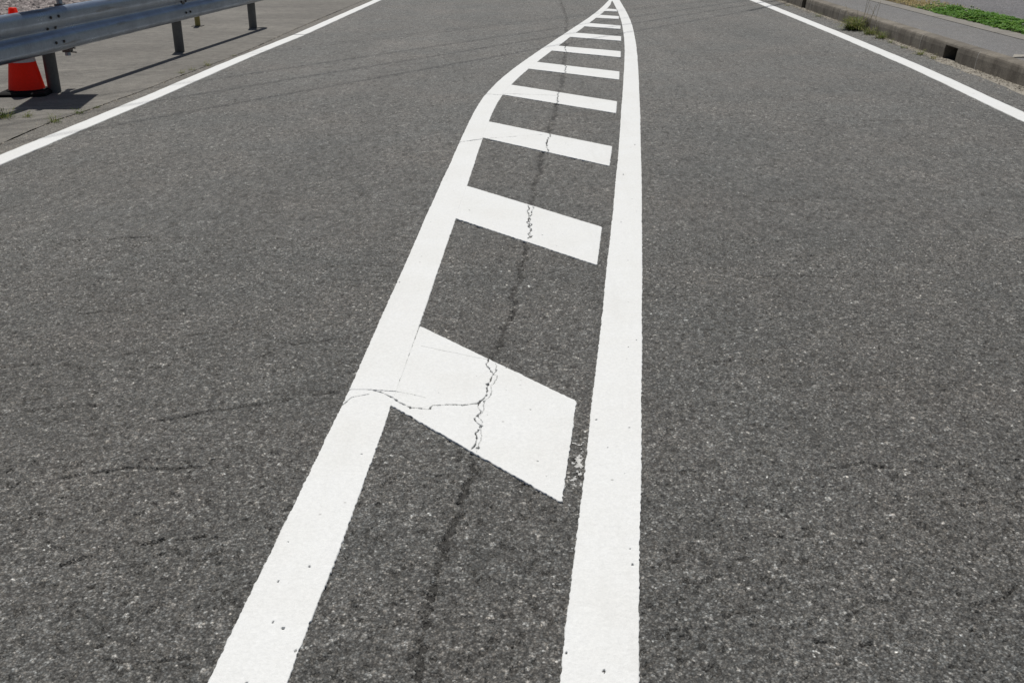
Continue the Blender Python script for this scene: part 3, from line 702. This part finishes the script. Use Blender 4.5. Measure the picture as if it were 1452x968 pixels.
v, q = strip_mesh(vg_r, lambda y: 60.0, list(np.arange(-12, 130, 2.0)), SW_Z - .05)
structure(link_mesh('car_park', np_mesh('car_park', v, q), M['lot']))
mb = MB(); mb.box((8.15, 18.6, SW_Z - .052), (8.29, 23.5, SW_Z - .046))
tag(mb.build('parking_line', M['paint']), 'white painted line on the grey car park past the clover', 'road marking')

# ------------------------------------------------------------------ vegetation
def leaves_mesh(name, P, D, L, Wd, tone, bend=.25):
    """many pointed leaves: base P, direction D, length L, width Wd (arrays)"""
    n = len(P); up = np.tile(np.array([0., 0., 1.]), (n, 1))
    D = D / np.linalg.norm(D, axis=1, keepdims=True)
    S = np.cross(D, up); s = np.linalg.norm(S, axis=1, keepdims=True); S = np.where(s < 1e-4, np.array([1., 0, 0]), S / np.maximum(s, 1e-4))
    mid = P + D * (L * .5)[:, None]; tip = P + D * L[:, None]; tip[:, 2] -= bend * L
    a = mid - S * (Wd / 2)[:, None]; b = mid + S * (Wd / 2)[:, None]
    V = np.stack([P, a, tip, b], 1).reshape(-1, 3); i = np.arange(n)[:, None] * 4
    Q = i + np.array([[0, 1, 2, 3]])
    return np_mesh(name, V, Q, False, {'tone': np.repeat(tone, 4)})

def clover_patch():
    r = np.random.default_rng(11); n = 9000
    y = r.uniform(8.5, 15.55, n); t = r.uniform(0, 1, n) ** .9
    x = np.array([vg_l(a) for a in y]) - .015 + .05 * (vn(y * 0, y, .25, 101) - .3) + t * (.66 + .16 * (vn(y * 0, y, .5, 102) - .5))
    prof = np.sin(np.pi * np.clip(t * .9 + .07, 0, 1)) ** .6
    hgt = (.045 + .085 * vn(x, y, .22, 103)) * prof * (.55 + .6 * vn(x, y, .07, 104)) + .012
    z = SW_Z - .015 + hgt * r.uniform(.45, 1.0, n)
    far = sstep(14.9, 15.6, y); kp = r.uniform(0, 1, n) > far * .75; x, y, z, hgt = x[kp], y[kp], z[kp], hgt[kp]; n = len(x)
    P = []; D = []; T = []; tn = r.uniform(0, 1, n) * .7 + .3 * vn(x, y, .15, 105); ang = r.uniform(0, 2 * np.pi, n)
    for k in range(3):
        a = ang + k * 2.09; P.append(np.column_stack([x, y, z])); D.append(np.column_stack([np.cos(a), np.sin(a), r.uniform(-.15, .55, n)])); T.append(tn)
    P, D, T = np.concatenate(P), np.concatenate(D), np.concatenate(T); m = len(P)
    o = link_mesh('clover', leaves_mesh('clover', P, D, r.uniform(.022, .038, m), r.uniform(.020, .032, m), np.clip(T, 0, 1)), M['clover'])
    o['kind'] = 'stuff'; tag(o, 'low dense green clover growing along the edge of the sidewalk', 'clover')
    nf = 34; fy = r.uniform(9, 15.3, nf); fx = np.array([vg_l(a) for a in fy]) + r.uniform(.1, .66, nf)
    mb = MB(); tones = []
    for a, b in zip(fx, fy):
        zz = SW_Z + r.uniform(.06, .10); rr = r.uniform(.010, .014)
        mb.lathe([(rr * .4, -rr), (rr, -rr * .3), (rr * .9, rr * .5), (rr * .3, rr)], 7, (a, b, zz))
        mb.tube([(a, b, SW_Z - .02), (a + .005, b, zz - rr * .8)], .0015, 4)
    f = mb.build('clover_flower_heads', M['flower'], o); f['kind'] = 'stuff'
clover_patch()

def dry_grass():
    r = np.random.default_rng(12); n = 9000
    y = r.uniform(14.6, 27, n); x = np.array([vg_l(a) for a in y]) - .01 + r.uniform(0, 1, n) * .64 + .03 * vn(y * 0, y, .2, 111)
    kp = r.uniform(0, 1, n) < sstep(14.6, 15.8, y); x, y = x[kp], y[kp]; n = len(x)
    a = r.uniform(0, 2 * np.pi, n); D = np.column_stack([np.cos(a), np.sin(a), r.uniform(.1, 1.3, n)])
    P = np.column_stack([x, y, np.full(n, SW_Z - .02) + r.uniform(0, .05, n)])
    T = np.clip(.55 * vn(x, y, .3, 112) + .45 * r.uniform(0, 1, n), 0, 1)
    o = link_mesh('dry_grass', leaves_mesh('dry_grass', P, D, r.uniform(.05, .13, n), r.uniform(.006, .013, n), T), M['straw'])
    o['kind'] = 'stuff'; tag(o, 'straw-coloured dry grass past the clover beside the sidewalk', 'grass')
dry_grass()

def weed(x, y, rad, h, n, green, label, cat='weed', group='weeds along the pavement joints', z=0.0, name='weed_tuft', lean=1.0, along=None):
    r = np.random.default_rng(int(abs(x * 997) + y * 131)); P = []; Dr = []
    a = r.uniform(0, 2 * np.pi, n); rr = rad * .45 * np.sqrt(r.uniform(0, 1, n))
    bx = rr * np.cos(a); by = rr * np.sin(a)
    if along: bx = along[0] * r.uniform(-1, 1, n) * rad + bx * .25; by = along[1] * r.uniform(-1, 1, n) * rad + by * .25
    P = np.column_stack([bx, by, np.zeros(n)])
    a2 = np.where(r.uniform(0, 1, n) < .6, a, r.uniform(0, 2 * np.pi, n))
    Dr = np.column_stack([np.cos(a2), np.sin(a2), r.uniform(.35, 2.6, n) / lean])
    L = h * r.uniform(.45, 1.1, n); T = np.clip(green + r.normal(0, .2, n), 0, 1)
    # two stages per blade so that it arches
    D1 = Dr / np.linalg.norm(Dr, axis=1, keepdims=True); half = P + D1 * (L * .55)[:, None]
    D2 = D1.copy(); D2[:, 2] -= .45; PP = np.concatenate([P, half - D1 * .004]); DD = np.concatenate([D1, D2]); LL_ = np.concatenate([L * .62, L * .55])
    W_ = np.clip(np.concatenate([L * .06, L * .045]), .004, .012)
    o = link_mesh(name, leaves_mesh(name, PP, DD, LL_, W_, np.concatenate([T, T])), M['weed'])
    o.location = (x, y, z); return tag(o, label, cat, group)
weed(-3.74, 7.50, .11, .10, 90, .35, 'low green weed in the ground in front of the cone at the left edge', z=.001)
weed(-3.60, 7.55, .07, .06, 40, .45, 'small sparse weed just right of the weed in front of the cone', z=.001)
weed(-3.315, 7.36, .07, .085, 60, .45, 'short green weed in the joint beside the edge line, below the dark board shadow', z=-.004)
weed(-3.275, 7.70, .06, .07, 45, .25, 'dark little weed in the joint at the tip of the board shadow', z=-.004)
weed(-3.24, 7.95, .04, .035, 18, .4, 'tiny weed in the joint beyond the board shadow', z=-.004)
weed(-3.150, 9.85, .05, .07, 26, .6, 'brownish weed in the joint between the first two guardrail posts', z=-.004)
weed(-3.105, 10.06, .05, .06, 26, .55, 'brownish weed in the joint, second between the first two guardrail posts', z=-.004)
weed(-3.050, 10.40, .06, .085, 34, .5, 'upright weed in the joint below the second guardrail post', z=-.004)
weed(-2.99, 11.15, .05, .04, 20, .5, 'low weed in the joint past the second guardrail post', z=-.004)
weed(4.535, 13.95, .22, .22, 480, .46, 'largest bushy weed clump growing against the kerb', z=-.004)
weed(4.56, 13.35, .15, .13, 200, .5, 'medium weed clump against the kerb just before the largest one', z=-.004)
weed(4.55, 12.90, .14, .12, 170, .46, 'weed clump against the kerb, third along from the largest one', z=-.004)
weed(4.49, 12.42, .06, .08, 46, .35, 'small dark weed in the gutter, before the row of larger clumps', z=-.004)
weed(4.47, 11.90, .07, .06, 40, .45, 'flat little weed in the gutter, nearer than the dark one', z=-.004)
weed(4.42, 11.28, .09, .09, 70, .5, 'spreading dry weed in the gutter just beyond the near drain opening', z=-.004)
weed(4.43, 10.93, .06, .08, 40, .6, 'yellowish weed in the gutter at the near drain opening', z=-.004)
weed(4.60, 15.85, .07, .09, 46, .4, 'small weed in the gutter past the largest clump', z=-.004)
weed(4.66, 17.9, .08, .07, 40, .6, 'brown weed in the gutter beyond the far drain opening', z=-.004)

# dry stalks standing in the largest clump
mb = MB(); rr = random.Random(3)
for k in range(9):
    x0, y0 = rr.uniform(-.15, .15), rr.uniform(-.25, .2); a = rr.uniform(-.10, .16)
    mb.tube([(x0, y0, 0), (x0 + a * .5, y0 + rr.uniform(-.05, .05), .18), (x0 + a * 1.3, y0 + rr.uniform(-.1, .1), rr.uniform(.26, .40))], .0022, 4)
st = mb.build('dry_stalks', simple('stalk', (.38, .31, .18), (.30, .25, .14), 20)); st.location = (4.57, 13.7, -.004)
tag(st, 'thin dry stalks standing over the weed clumps at the kerb', 'stalks')

def grit(name, pts, label, mat):
    r = np.random.default_rng(31); n = len(pts); P = np.array(pts); sz = r.uniform(.0025, .008, n)
    base = np.array([(-1, -.7, 0), (.9, -.8, 0), (1, .8, 0), (-.8, .9, 0), (-.3, -.4, .9), (.5, -.2, 1.), (.2, .5, .8)])
    T3 = np.array([(0, 1, 5), (0, 5, 4), (1, 2, 5), (2, 6, 5), (2, 3, 6), (3, 4, 6), (3, 0, 4), (4, 5, 6)])
    a = r.uniform(0, 6.28, n)[:, None]; B = base[None] * (1 + r.uniform(-.35, .35, (n, 7, 3)))
    X = (B[..., 0] * np.cos(a) - B[..., 1] * np.sin(a)) * sz[:, None] + P[:, :1]; Y = (B[..., 0] * np.sin(a) + B[..., 1] * np.cos(a)) * sz[:, None] + P[:, 1:2]
    Z = B[..., 2] * sz[:, None] * .8 + P[:, 2:3] - .001
    o = link_mesh(name, np_mesh(name, np.stack([X, Y, Z], -1).reshape(-1, 3), (np.arange(n)[:, None, None] * 7 + T3[None]).reshape(-1, 3), False, {'tone': np.repeat(r.uniform(0, 1, n), 7)}), mat)
    o['kind'] = 'stuff'; return tag(o, label, 'grit')
_r = random.Random(5)
grit('gutter_grit', [(lambda y: (KX(y) - abs(_r.gauss(0, .09)), y, .001))(_r.uniform(7.5, 20)) for _ in range(2600)], 'loose sand and small stones washed along the gutter', M['grit'])
grit('joint_grit', [(lambda y: (float(px(JOINT, y)) + _r.gauss(-.01, .03), y, .001))(_r.uniform(6, 16)) for _ in range(650)], 'loose small stones along the open joint left of the edge line', M['grit'])

# ------------------------------------------------------------------ gravel lot on the left
def gravel():
    r = np.random.default_rng(21); n = 9500
    y = 13.5 + 13 * r.uniform(0, 1, n) ** 1.15; x = -5.9 - r.uniform(0, 1, n) * 8.0 - .0 * y
    kp = (x > -.62 * y - .9); x, y = x[kp], y[kp]; n = len(x)
    s = r.uniform(.025, .055, n)
    base = np.array([(-1,-.6,0),(.1,-1,0),(1,-.4,0),(.8,.7,0),(-.2,1,0),(-1,.5,0),(-.5,-.4,.75),(.5,-.45,.85),(.45,.4,.7),(-.45,.35,.9)])
    F = np.array([(0,1,7,6),(1,2,7,7),(2,3,8,7),(3,4,8,8),(4,5,9,8),(5,0,6,9),(6,7,8,9)])
    T3 = []
    for f in F:
        f = list(f); T3.append((f[0], f[1], f[2]))
        if f[3] != f[2]: T3.append((f[0], f[2], f[3]))
    T3 = np.array(T3)
    a = r.uniform(0, 2 * np.pi, n); c, s_ = np.cos(a), np.sin(a); jit = 1 + r.uniform(-.3, .3, (n, 10, 3))
    B = base[None] * jit; Vx = (B[..., 0] * c[:, None] - B[..., 1] * s_[:, None]) * s[:, None] + x[:, None]
    Vy = (B[..., 0] * s_[:, None] + B[..., 1] * c[:, None]) * s[:, None] * .8 + y[:, None]
    Vz = B[..., 2] * s[:, None] * .75 - .004 + r.uniform(0, .012, n)[:, None]
    V = np.stack([Vx, Vy, Vz], -1).reshape(-1, 3); Q = (np.arange(n)[:, None, None] * 10 + T3[None]).reshape(-1, 3)
    o = link_mesh('gravel', np_mesh('gravel', V, Q, False, {'tone': np.repeat(r.uniform(0, 1, n), 10)}), M['gravel'])
    o['kind'] = 'stuff'; tag(o, 'pinkish grey gravel spread behind the guardrail', 'gravel')
gravel()
gb = np.array([(-30, 13.2, .008), (-5.85, 13.4, .008), (-5.2, 27, .008), (-30, 27, .008)])
structure(link_mesh('gravel_bed', np_mesh('gravel_bed', gb, np.array([[0, 1, 2, 3]])), simple('gravel_fines', (.17, .15, .145), (.10, .09, .088), 14, .95, .8, .02, 0, 60)))

# ------------------------------------------------------------------ guardrail
G0 = Vector((-3.884, 8.723, 0)); GD = (Vector((-3.480, 14.132, 0)) - G0).normalized(); GN = Vector((GD.y, -GD.x, 0))   # along; toward the road
RAIL_Z = 0.515
rail = empty('guardrail', G0, math.atan2(-GD.x, GD.y))       # local +y runs along the rail, +x faces the road
tag(rail, 'galvanised steel guardrail with two-ridged beam on round posts, left of the road', 'guardrail')
def beam_profile():
    c = [(.000, .170), (.014, .175), (.045, .160), (.062, .135), (.066, .105), (.064, .075), (.050, .045), (.028, .014), (.022, 0.0),
         (.030, -.016), (.056, -.040), (.065, -.062), (.067, -.100), (.065, -.135), (.045, -.162), (.014, -.175), (.000, -.170)]
    out = []
    for i in range(len(c) - 1):                                  # Catmull-Rom
        p0, p1, p2, p3 = c[max(i-1, 0)], c[i], c[i+1], c[min(i+2, len(c)-1)]
        for k in range(4):
            t = k / 4; out.append(tuple(.5 * ((2*p1[j]) + (-p0[j]+p2[j])*t + (2*p0[j]-5*p1[j]+4*p2[j]-p3[j])*t*t + (-p0[j]+3*p1[j]-3*p2[j]+p3[j])*t**3) for j in (0, 1)))
    return out + [c[-1]]
BP = [(o * .92, z) for o, z in beam_profile()]; BX = .085                                   # back of the beam stands off the posts
def beam(y0, y1, lift):
    ys = np.linspace(y0, y1, max(2, int((y1 - y0) / .35) + 1)); n = len(BP); V = []; F = []; th = .004
    dn = []
    for i in range(n):
        a, b = BP[max(i-1, 0)], BP[min(i+1, n-1)]; tx, tz = b[0]-a[0], b[1]-a[1]; L = math.hypot(tx, tz); dn.append((-tz / L, tx / L))
    for y in ys:
        wob = .003 * math.sin(y * 1.7)
        for (o, z) in BP: V.append((BX + o + lift + wob, y, RAIL_Z + z))
        for (o, z), (nx_, nz_) in zip(BP, dn): V.append((BX + o + lift + wob - nx_ * th, y, RAIL_Z + z - nz_ * th))
    m = 2 * n
    for j in range(len(ys) - 1):
        for i in range(n - 1):
            F.append((j*m+i, (j+1)*m+i, (j+1)*m+i+1, j*m+i+1)); F.append((j*m+n+i, j*m+n+i+1, (j+1)*m+n+i+1, (j+1)*m+n+i))
        F.append((j*m, j*m+n, (j+1)*m+n, (j+1)*m)); F.append((j*m+n-1, (j+1)*m+n-1, (j+1)*m+m-1, j*m+m-1))
    for j in (0, len(ys) - 1):
        for i in range(n - 1):
            f = (j*m+i, j*m+i+1, j*m+n+i+1, j*m+n+i); F.append(f if j == 0 else f[::-1])
    o = MB().add(V, F).build('rail_beam', M['beam'], rail); smooth_by_angle(o, 50); return o
beam(-8.2, 0.11, .011); b2 = beam(-0.10, 5.62, 0.0)
# rolled end piece
mb = MB(); n = 10
V = []; F = []
for j in range(n + 1):
    t = j / n * math.pi * .95
    for z in (-.155, -.10, 0, .10, .155): V.append((BX + .055 - .075 * (1 - math.cos(t)) , 5.60 + .11 * math.sin(t), RAIL_Z + z))
for j in range(n):
    for i in range(4): F.append((j*5+i, (j+1)*5+i, (j+1)*5+i+1, j*5+i+1))
ep = mb.add(V, F).build('end_piece', M['beam'], rail, True)
sd = ep.modifiers.new('thickness', 'SOLIDIFY'); sd.thickness = .004
posts = [-5.2, -2.6, 0.0, (Vector((-3.667, 11.526, 0)) - G0).dot(GD), (Vector((-3.480, 14.132, 0)) - G0).dot(GD)]
post_me = None
for yp in posts:
    if post_me is None:
        mb = MB(); mb.lathe([(.052, -.06), (.052, .590)], 24); o = mb.build('post', M['post'], rail); smooth_by_angle(o); post_me = o.data
        mc = MB(); mc.lathe([(.054, 0), (.054, .012), (.040, .026), (.012, .031)], 24); c = mc.build('post_cap', M['cap'], o); smooth_by_angle(c); cap_me = c.data
    else:
        o = link_mesh('post', post_me, None, rail); c = link_mesh('post_cap', cap_me, None, o)
    o.location = (0, yp, 0); c.location = (0, 0, .588)
    br = MB(); br.box((.045, yp - .035, RAIL_Z - .05), (.108, yp + .035, RAIL_Z + .05)); br.build('bracket', M['post'], rail)
bolt_me = None
def bolt(y, z):
    global bolt_me
    o_ = np.interp(z, [p[1] for p in BP][::-1], [p[0] for p in BP][::-1])
    if bolt_me is None:
        mb = MB(); mb.lathe([(.0125, -.004), (.0125, .004), (.009, .010), (.003, .012)], 10); b = mb.build('bolt', M['bolt'], rail); bolt_me = b.data
    else: b = link_mesh('bolt', bolt_me, None, rail)
    b.location = (BX + float(o_) + .011 * (y < .2), y, RAIL_Z + z); b.rotation_euler = (0, R(90), 0)
for y in (-.16, -.03): bolt(y, .105); bolt(y - .02, .018); bolt(y + .02, -.095)
for y in (2.74, 2.86): bolt(y, .018); bolt(y + .02, -.095)
for y in (5.37, 5.49): bolt(y, .018); bolt(y, -.095)

# board on a pole clamped to the rail: only the foot of the pole and its shadow show
sg = empty('clamped_sign', (-3.835, 8.99, 0.0)); tag(sg, 'steel sign pole clamped to the guardrail by the cone, its board shadowing the ground', 'sign')
mb = MB(); mb.lathe([(.024, .27), (.024, 2.65)], 16); o = mb.build('pole', M['beam'], sg); smooth_by_angle(o)
mb = MB(); mb.box((-.21, -.012, .92), (.30, .004, 2.55)); bd = mb.build('board', M['board'], sg)
mb = MB(); mb.box((-.21, .005, .98), (.30, .030, 1.01)); mb.build('stiffener', M['post'], bd); MB().box((-.21, .005, 2.46), (.30, .030, 2.49)).build('stiffener', M['post'], bd)
mb = MB(); mb.box((-.03, -.035, .30), (.035, .035, .345)); mb.tube([(.03, -.02, .335), (.085, -.03, .335)], .006, 6); mb.tube([(.03, .0, .30), (.08, -.01, .298)], .006, 6); mb.build('clamp', M['post'], sg)
mb = MB(); mb.box((-.034, -.034, .655), (.034, .034, .695)); mb.build('clamp', M['post'], sg)

# ------------------------------------------------------------------ traffic cone
cn = empty('traffic_cone', (-4.075, 8.635, .003), R(6)); tag(cn, 'red traffic cone with white band on a black rubber base, behind the guardrail', 'traffic cone')
mb = MB(); b_ = .195; bev = .03
pts = [(-b_ + bev, -b_), (b_ - bev, -b_), (b_, -b_ + bev), (b_, b_ - bev), (b_ - bev, b_), (-b_ + bev, b_), (-b_, b_ - bev), (-b_, -b_ + bev)]
Vb = [(x, y, 0) for x, y in pts] + [(x, y, .022) for x, y in pts] + [(x * .9, y * .9, .032) for x, y in pts]
Fb = [tuple(reversed(range(8))), tuple(range(16, 24))] + [(j*8+i, j*8+(i+1) % 8, (j+1)*8+(i+1) % 8, (j+1)*8+i) for j in (0, 1) for i in range(8)]
mb.add(Vb, Fb).build('base', M['rubber'], cn)
rc = lambda z: .146 - (.146 - .030) * (z - .03) / .66
def cone_part(name, z0, z1, mat, e=0.0, cap=False):
    pr = [(rc(z0) + e, z0), (rc(z1) + e, z1)] + ([(rc(z1) - .006, z1 + .004)] if cap else [])
    o = MB().lathe(pr, 40).build(name, mat, cn); smooth_by_angle(o, 60); return o
cone_part('lower_body', .028, .262, M['cone_red']); cone_part('reflective_band', .2625, .42, M['cone_white'], .0015); cone_part('upper_body', .4205, .685, M['cone_red'], 0, True)
MB().lathe([(.160, .030), (.158, .040), (.147, .044)], 40).build('foot_ring', M['rubber'], cn)

# yellow post behind the rail
yb = empty('yellow_post', (-4.30, 14.40, .003)); tag(yb, 'short dull yellow post standing behind the guardrail', 'post')
o = MB().lathe([(.036, 0), (.036, .62), (.030, .65), (.010, .66)], 20).build('tube', M['yellow'], yb); smooth_by_angle(o)
MB().box((-.07, -.07, 0), (.07, .07, .008)).build('foot_plate', M['bolt'], yb)

# scrap lying at the edge of the sidewalk
mb = MB(); z = SW_Z + .002
mb.add([(0,0,0),(.16,.02,.004),(.19,.07,.012),(.05,.085,.016),(0,0,.006),(.16,.02,.010),(.19,.07,.018),(.05,.085,.022)], [(3,2,1,0),(4,5,6,7),(0,1,5,4),(1,2,6,5),(2,3,7,6),(3,0,4,7)])
o = mb.build('scrap', M['paper']); o.location = (4.68, 9.72, z); tag(o, 'small pale flat scrap lying at the edge of the sidewalk by the kerb', 'scrap')

# ------------------------------------------------------------------ overhead lines whose faint shadows cross the road
ct = 1 / math.tan(R(SUN_EL))
def over(gx, gy, z): return Vector((gx, gy, 0)) - SHADOW * ct * z + Vector((0, 0, z))
def cable(g0, g1, z0, sag, rad, label):
    """cable over the ground course g0-g1 of its shadow"""
    pts = []; d = Vector((g1[0] - g0[0], g1[1] - g0[1]))
    for i in range(41):
        t = -1.6 + 4.2 * i / 40; z = z0 + sag * ((t - .5) / 2.1) ** 2
        pts.append(over(g0[0] + d.x * t, g0[1] + d.y * t, z))
    o = MB().tube(pts, rad, 6).build('overhead_cable', M['cable']); tag(o, label, 'cable', 'cables over the road'); return pts
ends = []
ends.append(cable((-2.743, 11.70), (2.02, 17.43), 7.0, .5, .006, 'overhead cable whose thin shadow is the farthest across the road'))
ends.append(cable((-2.70, 11.50), (2.02, 17.20), 7.0, .5, .006, 'overhead cable whose thin shadow runs second farthest across the road'))
ends.append(cable((-2.36, 10.03), (.313, 13.75), 9.5, .5, .009, 'overhead cable whose soft shadow is the upper of three on the left lane'))
ends.append(cable((-2.19, 9.26), (.291, 12.80), 9.5, .5, .010, 'overhead cable whose soft shadow is the middle of three on the left lane'))
ends.append(cable((-1.92, 8.60), (.271, 11.80), 9.5, .5, .010, 'overhead cable whose soft shadow is the lowest of three on the left lane'))
for k, (idx, lab) in enumerate(((0, 'concrete utility pole carrying the cables on the left side'), (-1, 'concrete utility pole carrying the cables on the right side'))):
    E5 = [p[idx] for p in ends]; c = sum(E5, Vector()) / 5; lo, hi = E5[0], E5[-1]
    up = empty('utility_pole', (c.x, c.y, 0)); tag(up, lab, 'utility pole', 'utility poles')
    o = MB().lathe([(.17, -.05), (.10, 11.4)], 20).build('shaft', M['pole_conc'], up); smooth_by_angle(o)
    for e in E5:
        MB().tube([(0, 0, e.z - .03), (e.x - c.x, e.y - c.y, e.z - .03)], .025, 6).build('arm', M['post'], up)
